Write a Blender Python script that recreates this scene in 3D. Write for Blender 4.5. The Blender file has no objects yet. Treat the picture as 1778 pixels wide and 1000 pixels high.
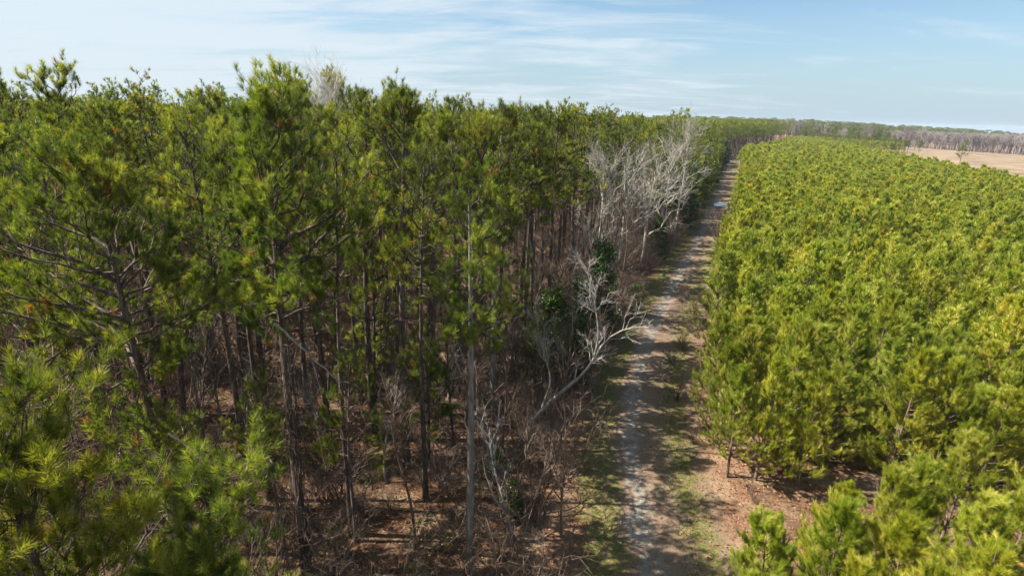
import bpy, math, time
import numpy as np
from mathutils import Matrix, Vector
T0 = time.time()
sc = bpy.context.scene
COL = sc.collection
rad = math.radians

# ------------------------------------------------------------------ camera
H = 20.0
cam_d = bpy.data.cameras.new('camera')
cam = bpy.data.objects.new('camera', cam_d)
COL.objects.link(cam)
PITCH, ROLL = rad(17.35), rad(1.5)
cam.matrix_world = Matrix.Translation((0, 0, H)) @ Matrix.Rotation(math.pi/2-PITCH, 4, 'X') @ Matrix.Rotation(ROLL, 4, 'Z')
cam_d.sensor_width = 36
cam_d.lens = 960/1778*36
cam_d.clip_start = 0.1
cam_d.clip_end = 40000
sc.camera = cam

# ------------------------------------------------------------------ light, sky, exposure
SUN_EL, SUN_AZ = rad(50), rad(270)          # azimuth clockwise from +Y : from the left, a little ahead
sun_d = bpy.data.lights.new('sun', 'SUN')
sun_d.energy = 5.0
sun_d.angle = rad(0.5)
sun_d.color = (1.0, 0.95, 0.86)
sun = bpy.data.objects.new('sun', sun_d)
COL.objects.link(sun)
sv = Vector((math.sin(SUN_AZ)*math.cos(SUN_EL), math.cos(SUN_AZ)*math.cos(SUN_EL), math.sin(SUN_EL)))
sun.rotation_euler = sv.to_track_quat('Z', 'Y').to_euler()
sun.location = sv*200
sc.view_settings.view_transform = 'Standard'
sc.view_settings.look = 'None'
sc.view_settings.exposure = 1.42
sc.view_settings.gamma = 1
sc.cycles.max_bounces = 5
sc.cycles.diffuse_bounces = 3
sc.cycles.glossy_bounces = 2
sc.cycles.transmission_bounces = 3
sc.cycles.transparent_max_bounces = 4
sc.cycles.volume_bounces = 0
sc.cycles.sample_clamp_indirect = 4
sc.cycles.use_denoising = True
sc.cycles.denoising_prefilter = 'ACCURATE'
sc.cycles.denoising_input_passes = 'RGB_ALBEDO_NORMAL'

W = bpy.data.worlds.new('World')
sc.world = W
W.use_nodes = True
nt = W.node_tree
nt.nodes.clear()


class NG:
    """terse node-graph helper"""
    def __init__(s, tree): s.t = tree
    def n(s, kind, **kw):
        nd = s.t.nodes.new(kind)
        for k, v in kw.items():
            if k.startswith('i_'):
                key = k[2:]
                key = int(key) if key.isdigit() else key.replace('_', ' ')
                s.set(nd.inputs[key], v)
            else:
                setattr(nd, k, v)
        return nd
    def set(s, sock, v):
        if isinstance(v, bpy.types.NodeSocket): s.t.links.new(v, sock)
        else: sock.default_value = v
    def math(s, op, a, b=0.0, c=None, clamp=False):
        nd = s.t.nodes.new('ShaderNodeMath'); nd.operation = op; nd.use_clamp = clamp
        s.set(nd.inputs[0], a); s.set(nd.inputs[1], b)
        if c is not None: s.set(nd.inputs[2], c)
        return nd.outputs[0]
    def mix(s, f, a, b, blend='MIX'):
        nd = s.t.nodes.new('ShaderNodeMix'); nd.data_type = 'RGBA'; nd.blend_type = blend
        s.set(nd.inputs[0], f); s.set(nd.inputs[6], a); s.set(nd.inputs[7], b)
        return nd.outputs[2]
    def noise(s, vec, scale, detail=3, rough=0.5, dist=0.0):
        nd = s.n('ShaderNodeTexNoise')
        if vec is not None: s.set(nd.inputs['Vector'], vec)
        nd.inputs['Scale'].default_value = scale; nd.inputs['Detail'].default_value = detail
        nd.inputs['Roughness'].default_value = rough; nd.inputs['Distortion'].default_value = dist
        return nd.outputs['Fac']
    def ramp(s, f, stops, interp='LINEAR'):
        nd = s.n('ShaderNodeValToRGB'); cr = nd.color_ramp; cr.interpolation = interp
        while len(cr.elements) < len(stops): cr.elements.new(0.5)
        for e, (p, c) in zip(cr.elements, stops):
            e.position = p; e.color = c if len(c) == 4 else (*c, 1)
        s.set(nd.inputs[0], f)
        return nd.outputs[0]
    def smooth(s, v, lo, hi):
        nd = s.n('ShaderNodeMapRange'); nd.interpolation_type = 'SMOOTHSTEP'
        s.set(nd.inputs[0], v); nd.inputs[1].default_value = lo; nd.inputs[2].default_value = hi
        return nd.outputs[0]


def G(v): return (v, v, v, 1)


g = NG(nt)
sky = g.n('ShaderNodeTexSky')
sky.sky_type = 'NISHITA'; sky.sun_disc = False
sky.sun_elevation = SUN_EL; sky.sun_rotation = SUN_AZ
sky.air_density = 1.0; sky.dust_density = 0.7; sky.ozone_density = 1.6
tc = g.n('ShaderNodeTexCoord')
sep = g.n('ShaderNodeSeparateXYZ', i_0=tc.outputs['Generated'])
zz = g.math('ADD', g.math('MAXIMUM', sep.outputs[2], 0.0), 0.10)
cx = g.math('DIVIDE', sep.outputs[0], zz)
cy = g.math('DIVIDE', sep.outputs[1], zz)
cv = g.n('ShaderNodeCombineXYZ', i_0=g.math('MULTIPLY', cx, 0.55), i_1=g.math('MULTIPLY', cy, 1.3), i_2=0.0).outputs[0]
n1 = g.noise(cv, 0.7, 6, 0.58, 1.1)
cv2 = g.n('ShaderNodeCombineXYZ', i_0=g.math('ADD', g.math('MULTIPLY', cx, 0.9), g.math('MULTIPLY', cy, 0.5)), i_1=g.math('MULTIPLY', cy, 2.2), i_2=3.7).outputs[0]
n2 = g.noise(cv2, 1.1, 6, 0.62, 0.8)
left = g.math('MULTIPLY_ADD', sep.outputs[0], -0.28, 0.02)
cl = g.math('ADD', g.math('MULTIPLY_ADD', n2, 0.55, g.math('MULTIPLY', n1, 0.75)), left)
cl = g.smooth(cl, 0.53, 0.84)
cl = g.math('MULTIPLY', cl, 0.8)
# low sky whitens towards the horizon
hz = g.smooth(sep.outputs[2], 0.24, -0.02)
tint = g.mix(1.0, sky.outputs[0], (0.70, 0.83, 0.87, 1), 'MULTIPLY')
skyc = g.mix(g.math('MULTIPLY', hz, 0.85), tint, (2.9, 3.75, 4.5, 1))
skyc = g.mix(cl, skyc, (4.5, 5.0, 5.4, 1))
bg = g.n('ShaderNodeBackground', i_0=skyc, i_1=0.066)
g.t.links.new(bg.outputs[0], g.n('ShaderNodeOutputWorld').inputs[0])

# ------------------------------------------------------------------ materials
def new_mat(name):
    m = bpy.data.materials.new(name); m.use_nodes = True; m.node_tree.nodes.clear()
    return m, NG(m.node_tree)


def needle_mat(name, dark, light, tip, brown=(0.26, 0.14, 0.045), trans=0.38):
    m, g = new_mat(name)
    at = g.n('ShaderNodeAttribute', attribute_name='tv').outputs['Fac']
    oi = g.n('ShaderNodeObjectInfo').outputs['Random']
    c = g.ramp(at, [(0.0, brown), (0.035, brown), (0.05, dark), (0.55, light), (0.93, tip)])
    warm = g.mix(g.math('MULTIPLY', oi, 0.75), c, (1.25, 1.0, 0.62, 1), 'MULTIPLY')
    k = g.math('MULTIPLY_ADD', g.math('FRACT', g.math('MULTIPLY', oi, 17.3)), 0.32, 0.86)
    c = g.mix(1.0, warm, g.n('ShaderNodeCombineXYZ', i_0=k, i_1=k, i_2=k).outputs[0], 'MULTIPLY')
    d = g.n('ShaderNodeBsdfDiffuse', i_0=c)
    tcol = g.mix(1.0, c, (1.25, 1.25, 0.55, 1), 'MULTIPLY')
    t = g.n('ShaderNodeBsdfTranslucent', i_0=tcol)
    mx = g.n('ShaderNodeMixShader', i_0=trans, i_1=d.outputs[0], i_2=t.outputs[0])
    gl = g.n('ShaderNodeBsdfGlossy', i_0=(0.75, 0.8, 0.7, 1), i_Roughness=0.42)
    m2 = g.n('ShaderNodeMixShader', i_0=0.03, i_1=mx.outputs[0], i_2=gl.outputs[0])
    g.t.links.new(m2.outputs[0], g.n('ShaderNodeOutputMaterial').inputs[0])
    return m


def bark_mat(name, a, b, c3, scale=9.0, zs=0.25):
    m, g = new_mat(name)
    tc = g.n('ShaderNodeTexCoord').outputs['Object']
    mp = g.n('ShaderNodeMapping', i_0=tc); mp.inputs['Scale'].default_value = (1, 1, zs)
    n = g.noise(mp.outputs[0], scale, 5, 0.65)
    n2 = g.noise(tc, 0.8, 3)
    oi = g.n('ShaderNodeObjectInfo').outputs['Random']
    c = g.ramp(n, [(0.3, a), (0.52, b), (0.72, c3)])
    k = g.math('MULTIPLY_ADD', g.math('ADD', n2, oi), 0.55, 0.45)
    c = g.mix(1.0, c, g.n('ShaderNodeCombineXYZ', i_0=k, i_1=k, i_2=k).outputs[0], 'MULTIPLY')
    bp = g.n('ShaderNodeBump', i_Strength=0.6, i_Distance=0.03, i_Height=n)
    p = g.n('ShaderNodeBsdfPrincipled', i_Base_Color=c, i_Roughness=0.9, i_Normal=bp.outputs[0])
    p.inputs['Specular IOR Level'].default_value = 0.15
    g.t.links.new(p.outputs[0], g.n('ShaderNodeOutputMaterial').inputs[0])
    return m


M_PINE = needle_mat('pine_needles', (0.052, 0.088, 0.015), (0.145, 0.198, 0.026), (0.31, 0.345, 0.06), trans=0.5)
M_YOUNG = needle_mat('young_pine_needles', (0.135, 0.190, 0.014), (0.285, 0.350, 0.032), (0.49, 0.50, 0.13), brown=(0.42, 0.29, 0.13), trans=0.5)
M_CEDAR = needle_mat('evergreen_leaves', (0.018, 0.045, 0.012), (0.035, 0.080, 0.018), (0.080, 0.140, 0.025), brown=(0.02, 0.05, 0.015), trans=0.2)
M_SHRUB = needle_mat('shrub_leaves', (0.04, 0.05, 0.014), (0.085, 0.095, 0.024), (0.17, 0.17, 0.05), brown=(0.22, 0.13, 0.06))
M_BARK = bark_mat('pine_bark', (0.035, 0.026, 0.021), (0.105, 0.076, 0.060), (0.235, 0.190, 0.155))
M_GREYBARK = bark_mat('grey_bark', (0.13, 0.12, 0.105), (0.27, 0.255, 0.23), (0.42, 0.40, 0.37), 6)
M_PALE = bark_mat('pale_bark', (0.22, 0.195, 0.16), (0.37, 0.34, 0.29), (0.54, 0.505, 0.44), 5)
M_WHITE = bark_mat('white_bark', (0.17, 0.15, 0.125), (0.31, 0.285, 0.245), (0.50, 0.47, 0.42), 5)
M_TWIG = bark_mat('brown_twigs', (0.080, 0.054, 0.040), (0.165, 0.115, 0.083), (0.32, 0.245, 0.185), 4)
M_LILAC = bark_mat('distant_bare_wood', (0.16, 0.13, 0.12), (0.25, 0.21, 0.195), (0.36, 0.31, 0.285), 2)


# ------------------------------------------------------------------ road axis and terrain
ROAD = np.array([(7.2, -60), (7.0, 0), (7.0, 14), (7.15, 20.7), (7.4, 25), (8.3, 31.8), (10.4, 40.2), (15.2, 53.4), (25.2, 77.4),
                 (36.6, 104), (57.5, 155), (86, 227), (112, 294), (152, 400), (210, 560)], float)
_s = np.r_[0, np.cumsum(np.hypot(*np.diff(ROAD, axis=0).T))]
_ss = np.linspace(0, _s[-1], 900)


def _smooth_curve():
    x = np.interp(_ss, _s, ROAD[:, 0]); y = np.interp(_ss, _s, ROAD[:, 1])
    k = np.hanning(13); k /= k.sum()
    xp = np.convolve(np.pad(x, 6, mode='edge'), k, 'valid'); yp = np.convolve(np.pad(y, 6, mode='edge'), k, 'valid')
    xp[0], yp[0], xp[-1], yp[-1] = x[0], y[0], x[-1], y[-1]
    return xp, yp


RX, RY = _smooth_curve()


def road_x(y): return np.interp(y, RY, RX)
_slope = np.gradient(RX, RY)
def road_s(x, y):
    """signed distance to the track's centre line, + to the right"""
    sl = np.interp(y, RY, _slope)
    return (x-road_x(y))/np.sqrt(1+sl*sl)


def gz(x, y):
    x = np.asarray(x, float); y = np.asarray(y, float)
    u = x-0.45*y-25
    d = np.where(u > 0, np.sqrt(u*u+400)-20, 0)
    return -0.036*d


# ------------------------------------------------------------------ mesh building
def nrm(v): return v/np.maximum(np.linalg.norm(v, axis=-1, keepdims=True), 1e-9)


class MB:
    def __init__(s): s.v = []; s.tv = []; s.f = []; s.n = 0        # f : (array, material)
    def add(s, v, f, mat=0, tv=None):
        v = v.reshape(-1, 3)
        s.v.append(v); s.f.append((f+s.n, mat)); s.n += len(v)
        s.tv.append(np.zeros(len(v)) if tv is None else tv)
    def tubes(s, P, R, sides=5, mat=0):
        K, n, _ = P.shape
        T = nrm(np.gradient(P, axis=1))
        mean = nrm(T.mean(1, keepdims=True))
        ref = np.where(np.abs(mean[..., 2:3]) > 0.8, np.array([1., 0, 0]), np.array([0, 0, 1.]))
        A = nrm(np.cross(T, np.broadcast_to(ref, T.shape))); B = np.cross(T, A)
        a = np.arange(sides)/sides*2*math.pi
        ring = P[:, :, None]+R[:, :, None, None]*(A[:, :, None]*np.cos(a)[:, None]+B[:, :, None]*np.sin(a)[:, None])
        k, i, j = np.meshgrid(np.arange(K), np.arange(n-1), np.arange(sides), indexing='ij')
        b = k*n*sides+i*sides; j2 = (j+1) % sides
        q = np.stack([b+j, b+j2, b+sides+j2, b+sides+j], -1).reshape(-1, 4)
        s.add(ring, q, mat)
    def needles(s, rng, pos, d, N, L=0.2, w=0.012, shoot=0.2, a0=0.25, a1=1.25, mat=1, brown=0.02, tvs=None, droop=0.0):
        S = len(pos)
        d = nrm(d)
        tt = rng.random((S, N))
        base = pos[:, None]-d[:, None]*(tt*shoot)[..., None]
        r = rng.normal(size=(S, N, 3))
        perp = nrm(r-(r*d[:, None]).sum(-1, keepdims=True)*d[:, None])
        a = a0+(a1-a0)*rng.random((S, N))**0.8*(0.45+0.55*tt)
        nd = d[:, None]*np.cos(a)[..., None]+perp*np.sin(a)[..., None]
        nd[..., 2] -= droop*tt
        ln = L*(0.75+0.4*rng.random((S, N)))
        tip = base+nd*ln[..., None]
        side = nrm(np.cross(nd, rng.normal(size=(S, N, 3))))*(w/2)
        V = np.stack([base-side, base+side, tip], 2).reshape(-1, 3)
        F = np.arange(len(V)).reshape(-1, 3)
        if tvs is None: tvs = np.clip(0.25+0.55*rng.random(S), 0.06, 1)
        tvs = np.where(rng.random(S) < brown, 0.0, tvs)
        tv = np.repeat(tvs, N*3)
        s.add(V, F, mat, np.where(tv > 0.05, np.clip(tv+np.repeat(rng.normal(size=S*N)*0.09, 3), 0.06, 1), tv))
    def leaves(s, rng, pos, size, mat=1, brown=0.0):
        S = len(pos)
        a = nrm(rng.normal(size=(S, 3))); b = nrm(np.cross(a, rng.normal(size=(S, 3))))
        z = size*(0.6+0.8*rng.random((S, 1)))
        V = np.stack([pos-a*z, pos+b*z*0.5, pos+a*z, pos-b*z*0.5], 1).reshape(-1, 3)
        F = np.arange(len(V)).reshape(-1, 4)
        tvs = np.clip(0.1+0.8*rng.random(S), 0.06, 1); tvs = np.where(rng.random(S) < brown, 0, tvs)
        s.add(V, F, mat, np.repeat(tvs, 4))
    def mesh(s, name, mats, smooth=False):
        me = bpy.data.meshes.new(name)
        V = np.concatenate(s.v).astype(np.float32)
        loops = np.concatenate([f.ravel() for f, _ in s.f]).astype(np.int32)
        tot = np.concatenate([np.full(len(f), f.shape[1], np.int32) for f, _ in s.f])
        mi = np.concatenate([np.full(len(f), m, np.int32) for f, m in s.f])
        me.vertices.add(len(V)); me.vertices.foreach_set('co', V.ravel())
        me.loops.add(len(loops)); me.loops.foreach_set('vertex_index', loops)
        me.polygons.add(len(tot))
        me.polygons.foreach_set('loop_start', np.r_[0, np.cumsum(tot)[:-1]].astype(np.int32))
        me.polygons.foreach_set('material_index', mi)
        if smooth: me.polygons.foreach_set('use_smooth', np.ones(len(tot), bool))
        at = me.attributes.new('tv', 'FLOAT', 'POINT')
        at.data.foreach_set('value', np.concatenate(s.tv).astype(np.float32))
        for m in mats: me.materials.append(m)
        me.update(calc_edges=True)
        return me


def sprout(rng, P, R, per, t0, t1, ang, ang_j, length, len_j, up=0.0, npts=4, curve=0.0, rfac=0.55, rend=0.3, taper_len=0.0, wob=0.05, rmin=0.0):
    """grow `per` children from each polyline of P; returns their polylines and radii"""
    K, n, _ = P.shape
    idx = np.repeat(np.arange(K), per)
    t = rng.uniform(t0, t1, len(idx))
    fi = t*(n-1); i0 = np.minimum(fi.astype(int), n-2); fr = (fi-i0)[:, None]
    p0 = P[idx, i0]*(1-fr)+P[idx, i0+1]*fr
    d0 = nrm(P[idx, i0+1]-P[idx, i0])
    r0 = R[idx, i0]*(1-fr[:, 0])+R[idx, i0+1]*fr[:, 0]
    rr = rng.normal(size=(len(idx), 3))
    perp = nrm(rr-(rr*d0).sum(-1, keepdims=True)*d0)
    a = ang+ang_j*rng.normal(size=len(idx))
    d = d0*np.cos(a)[:, None]+perp*np.sin(a)[:, None]
    d[:, 2] += up
    d = nrm(d)
    L = length*(1+len_j*rng.uniform(-1, 1, len(idx)))*(1-taper_len*t)
    if np.ndim(length) == 0: pass
    s = np.linspace(0, 1, npts)[None, :, None]
    Q = p0[:, None]+d[:, None]*L[:, None, None]*s
    Q[..., 2] += curve*L[:, None]*s[..., 0]**2
    Q[:, 1:] += rng.normal(size=(len(idx), npts-1, 3))*wob*L[:, None, None]*s[:, 1:]
    rr0 = np.maximum(r0*rfac, rmin)
    RR = rr0[:, None]*(1-(1-rend)*s[..., 0])
    return Q, RR, t


def trunk_line(rng, h, r0, n=12, sway=0.25, lean=(0, 0), r1=0.03, power=0.9):
    t = np.linspace(0, 1, n)
    ph = rng.uniform(0, 6.28, 4)
    x = sway*(np.sin(t*3+ph[0])-math.sin(ph[0]))*t+lean[0]*t**1.3
    y = sway*(np.sin(t*3.4+ph[1])-math.sin(ph[1]))*t+lean[1]*t**1.3
    P = np.stack([x, y, t*h-0.15*(t == 0)], -1)[None]
    R = (r0*(1-t)**power+r1)[None]
    R[0, 0] *= 1.25
    return P, R


def tip_dirs(P): return nrm(P[:, -1]-P[:, -2])


# ---- pines --------------------------------------------------------------------------------------
def pine_geometry(seed, h=20.5, crown=0.5, rad_=2.9, limbs=40, needles=30, nl=0.2, nw=0.016, r0=0.17, secs=6, shoots=4,
                  lean=(0, 0), stubs=14, vines=0, tvb=0.0, thin=1.0, inner=0.3, bark=None, sway=0.25, sides=7, needle_len_up=0.0):
    """returns (trunk builder, limb builder, crown builder)"""
    rng = np.random.default_rng(seed)
    tb, lb, cb = MB(), MB(), MB()
    P, R = trunk_line(rng, h, r0, 14, sway, lean)
    tb.tubes(P, R, sides)
    hb = 1-crown
    t = hb+(1-hb)*((np.arange(limbs)+rng.random(limbs))/limbs)**0.92*0.985
    az = np.arange(limbs)*2.4+rng.normal(size=limbs)*0.5
    u = (t-hb)/(1-hb)
    prof = rad_*np.clip((1-u), 0, 1)**0.62*(0.55+0.45*np.clip(u*3.5, 0, 1))+0.35
    asym = 1+0.22*np.cos(az-rng.uniform(0, 6.28))
    L = prof*asym*rng.uniform(0.55, 1.2, limbs)+0.35*np.clip(u*4-3, 0, 1)*rng.uniform(0, 2, limbs)
    el = 0.12+0.85*u+rng.normal(size=limbs)*0.18
    n = 6
    s = np.linspace(0, 1, n)[None]
    fi = t*13; i0 = np.minimum(fi.astype(int), 12); fr = (fi-i0)[:, None]
    p0 = P[0, i0]*(1-fr)+P[0, i0+1]*fr
    dh = np.stack([np.cos(az), np.sin(az)], -1)
    LP = np.empty((limbs, n, 3))
    LP[..., :2] = p0[:, None, :2]+dh[:, None]*(L*np.cos(el))[:, None, None]*s[..., None]
    LP[..., 2] = p0[:, None, 2]+(L*np.sin(el))[:, None]*s+0.22*L[:, None]*s**2.2-0.05*L[:, None]*s
    LP[:, 1:] += rng.normal(size=(limbs, n-1, 3))*0.045*L[:, None, None]
    LR = thin*(0.014+0.017*L)[:, None]*(1-0.72*s)
    lb.tubes(LP, LR, 5)
    L2 = np.repeat(L, secs)
    SP, SR, st = sprout(rng, LP, LR, secs, inner, 0.98, 0.8, 0.25, 0.30*L2+0.18, 0.4, up=0.25, npts=4, curve=0.25, rfac=0.5, taper_len=0.35)
    lb.tubes(SP, SR, 3)
    allP = [(SP, SR, shoots, 0.35, 1.0)]
    pos, dr = [SP[:, -1], LP[:, -1]], [tip_dirs(SP), tip_dirs(LP)]
    QP, QR, qt = sprout(rng, SP, SR, shoots, 0.3, 1.0, 0.7, 0.3, 0.30, 0.5, up=0.35, npts=3, curve=0.2, rmin=0.006)
    lb.tubes(QP, QR, 3)
    pos.append(QP[:, -1]); dr.append(tip_dirs(QP))
    # leader shoots
    k = 8
    top = P[0, -1]+np.c_[rng.normal(size=(k, 2))*0.12, -rng.random(k)*0.8]
    pos.append(top); dr.append(np.c_[rng.normal(size=(k, 2))*0.35, np.ones(k)])
    pos = np.concatenate(pos); dr = np.concatenate(dr)
    dr = nrm(dr+np.array([0, 0, 0.55])+rng.normal(size=dr.shape)*0.2)
    # clumps: light and dark, some thinned away
    ph = rng.uniform(0, 6.28, 3)
    cl = np.sin(pos[:, 0]*1.9+ph[0])+np.sin(pos[:, 1]*1.9+ph[1])+np.sin(pos[:, 2]*1.7+ph[2])
    keep = (cl+rng.normal(size=len(pos))*0.8 > -1.5) & ((pos[:, 2] < 0.86*h) | (rng.random(len(pos)) < 0.5))
    pos, dr, cl = pos[keep], dr[keep], cl[keep]
    tvs = np.clip(0.42+tvb+0.17*cl+0.2*rng.normal(size=len(pos)), 0.06, 1)  # the offset lightens a whole crown's tint, sunlight put into the colour
    cb.needles(rng, pos, dr, needles, nl, nw, shoot=0.22, tvs=tvs, brown=0.018, mat=0, a1=1.35)
    # dead stubs on the bare bole
    if stubs:
        DP, DR, _ = sprout(rng, P, R, stubs, 0.18, hb+0.12, 1.35, 0.25, 1.0, 0.7, up=0.1, npts=5, curve=-0.12, rfac=0.16, rmin=0.012)
        tb.tubes(DP, DR, 4)
        EP, ER, _ = sprout(rng, DP, DR, 3, 0.3, 0.95, 0.8, 0.3, 0.4, 0.5, npts=3, rmin=0.007)
        tb.tubes(EP, ER, 3)
    if vines:
        K = vines
        a = rng.uniform(0, 6.28, K); z0 = rng.uniform(0, h*0.5, K); ln = rng.uniform(1.5, 4, K)
        s = np.linspace(0, 1, 7)[None]
        z = z0[:, None]+ln[:, None]*s
        zi = np.clip(z/h, 0, 1)*13
        cx_ = np.interp(zi.ravel(), np.arange(14), P[0, :, 0]).reshape(z.shape); cy_ = np.interp(zi.ravel(), np.arange(14), P[0, :, 1]).reshape(z.shape)
        rr = r0*1.05+0.02+rng.random((K, 1))*0.22*np.sin(s*3.1)
        aa = a[:, None]+s*rng.normal(size=(K, 1))*1.2
        VP = np.stack([cx_+rr*np.cos(aa), cy_+rr*np.sin(aa), z], -1)+rng.normal(size=(K, 7, 3))*0.03
        lb.tubes(VP, np.full((K, 7), 0.012), 3)
        WP, WR, _ = sprout(rng, VP, np.full((K, 7), 0.012), 5, 0.1, 1, 1.2, 0.3, 0.5, 0.5, up=-0.5, npts=4, curve=-0.5, rmin=0.006)
        lb.tubes(WP, WR, 3)
    return tb, lb, cb


def young_geometry(seed, h=8.0, R_=1.7, needles=30, nl=0.2, nw=0.018, base=0.1, step=0.5, per=5, r0=0.075, sub=4, shoot=0.32, dens=1.0):
    rng = np.random.default_rng(seed)
    tb, cb = MB(), MB()
    P, R = trunk_line(rng, h, r0, 10, 0.12, (rng.normal()*0.15, rng.normal()*0.15), 0.012)
    tb.tubes(P, R, 6)
    zs = np.arange(base*h, h*0.97, step)
    z = np.repeat(zs, per)+rng.normal(size=len(zs)*per)*0.12
    z = np.clip(z, 0.3, h*0.985)
    az = np.arange(len(z))*2*math.pi/per+np.repeat(rng.uniform(0, 6.28, len(zs)), per)+rng.normal(size=len(z))*0.25
    u = z/h
    L = R_*np.clip(1-u, 0, 1)**0.75*(0.75+0.25*np.clip(u*4, 0, 1))*rng.uniform(0.75, 1.25, len(z))+0.22
    el = 0.35+0.55*u+rng.normal(size=len(z))*0.12
    s = np.linspace(0, 1, 5)[None]
    cxx = np.interp(u*9, np.arange(10), P[0, :, 0]); cyy = np.interp(u*9, np.arange(10), P[0, :, 1])
    B = np.stack([cxx[:, None]+(np.cos(az)*np.cos(el)*L)[:, None]*s, cyy[:, None]+(np.sin(az)*np.cos(el)*L)[:, None]*s,
                  z[:, None]+(np.sin(el)*L)[:, None]*s+0.28*L[:, None]*s**2], -1)
    BR = (0.008+0.010*L)[:, None]*(1-0.7*s)
    tb.tubes(B, BR, 4)
    L2 = np.repeat(L, sub)
    SP, SR, _ = sprout(rng, B, BR, sub, 0.3, 1.0, 0.65, 0.2, 0.30*L2+0.14, 0.35, up=0.3, npts=3, curve=0.2, taper_len=0.3, rmin=0.006)
    tb.tubes(SP, SR, 3)
    SP2, SR2, _ = sprout(rng, SP, SR, 1, 0.2, 0.9, 0.6, 0.2, 0.22, 0.35, up=0.4, npts=3, rmin=0.006)
    pos = np.concatenate([B[:, -1], SP[:, -1], SP2[:, -1], P[0, -1:]+0, P[0, -1:]+[[0.06, 0.05, -0.25]], B[:, 3]])
    dr = np.concatenate([tip_dirs(B), tip_dirs(SP), tip_dirs(SP2), [[0, 0, 1.]], [[0.1, 0.1, 1.]], tip_dirs(B)])
    dr = nrm(dr+np.array([0, 0, 0.5])+rng.normal(size=dr.shape)*0.15)
    keep = rng.random(len(pos)) < dens
    pos, dr = pos[keep], dr[keep]
    lowf = np.clip(pos[:, 2]/h, 0, 1)
    rimf = np.clip(np.hypot(pos[:, 0], pos[:, 1])/R_, 0, 1)
    ph = rng.uniform(0, 6.28, 3)
    cl = np.sin(pos[:, 0]*2.6+ph[0])+np.sin(pos[:, 1]*2.6+ph[1])+np.sin(pos[:, 2]*2.2+ph[2])
    tvs = np.clip(0.46+0.14*cl+0.24*rng.normal(size=len(pos)), 0.06, 1)
    cb.needles(rng, pos, dr, needles, nl, nw, shoot=shoot, tvs=tvs, brown=0.01, mat=0, a0=0.2, a1=1.0)
    return tb, cb


# ---- leafless broadleaf trees --------------------------------------------------------------------
def bare_geometry(seed, h=17, r0=0.2, spread=0.62, first=0.3, n1=15, n2=7, n3=6, n4=4, twig=0.012, lean=(0, 0), paths=None, up=0.35):
    rng = np.random.default_rng(seed)
    tb = MB()
    bb = MB()
    if paths is None:
        P, R = trunk_line(rng, h*0.86, r0, 12, 0.5, lean, 0.02, 0.8)
    else:
        P, R = paths
    tb.tubes(P, R, 8)
    P1, R1, t1 = sprout(rng, P, R, n1, first, 0.97, spread, 0.15, h*0.37, 0.35, up=up, npts=7, curve=0.12, rfac=0.72, rend=0.25, taper_len=0.5, wob=0.05, rmin=0.02)
    bb.tubes(P1, R1, 5)
    L1 = np.linalg.norm(P1[:, -1]-P1[:, 0], axis=1)
    P2, R2, _ = sprout(rng, P1, R1, n2, 0.2, 0.98, 0.6, 0.2, np.repeat(L1, n2)*0.42, 0.4, up=up*0.7, npts=5, curve=0.1, rfac=0.6, wob=0.06, taper_len=0.4, rmin=twig*1.2)
    bb.tubes(P2, R2, 4)
    L2 = np.linalg.norm(P2[:, -1]-P2[:, 0], axis=1)
    P3, R3, _ = sprout(rng, P2, R2, n3, 0.15, 1.0, 0.6, 0.2, np.repeat(L2, n3)*0.45+0.1, 0.4, up=up*0.6, npts=4, rfac=0.6, wob=0.06, rmin=twig)
    bb.tubes(P3, R3, 3)
    if n4:
        L3 = np.linalg.norm(P3[:, -1]-P3[:, 0], axis=1)
        P4, R4, _ = sprout(rng, P3, R3, n4, 0.2, 1.0, 0.55, 0.2, np.repeat(L3, n4)*0.5+0.1, 0.4, up=0.15, npts=3, rfac=0.7, wob=0.05, rmin=twig*0.8)
        bb.tubes(P4, R4, 3)
    return tb, bb


def brush_geometry(seed, h=2.4, stems=9, leaves=0, leafsize=0.06, sp=0.5, twig=0.007):
    rng = np.random.default_rng(seed)
    tb = MB()
    a = rng.uniform(0, 6.28, stems); r = rng.random(stems)*0.25*h*0.4
    s = np.linspace(0, 1, 6)[None]
    hh = h*rng.uniform(0.55, 1.05, stems)
    out = h*sp*rng.uniform(0.1, 1, stems)
    P = np.stack([(np.cos(a)*r)[:, None]+(np.cos(a)*out)[:, None]*s**1.4, (np.sin(a)*r)[:, None]+(np.sin(a)*out)[:, None]*s**1.4,
                  hh[:, None]*s-0.05], -1)
    P[:, 1:] += rng.normal(size=(stems, 5, 3))*0.04*h*s[:, 1:, None]
    R = (0.006+0.006*h)*(1-0.65*s)*np.ones((stems, 1))
    tb.tubes(P, R, 4)
    P1, R1, _ = sprout(rng, P, R, 6, 0.15, 1.0, 0.75, 0.25, h*0.30, 0.5, up=0.2, npts=4, rmin=twig, taper_len=0.4, wob=0.09)
    tb.tubes(P1, R1, 3)
    P2, R2, _ = sprout(rng, P1, R1, 5, 0.1, 1.0, 0.8, 0.3, h*0.14, 0.5, up=0.05, npts=3, rmin=twig*0.8, wob=0.09)
    tb.tubes(P2, R2, 3)
    cb = None
    if leaves:
        cb = MB()
        q = np.concatenate([P1.reshape(-1, 3), P2.reshape(-1, 3)])
        q = q[rng.integers(0, len(q), leaves)]+rng.normal(size=(leaves, 3))*0.07
        cb.leaves(rng, q, leafsize, mat=0, brown=0.06)
    return tb, cb


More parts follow.
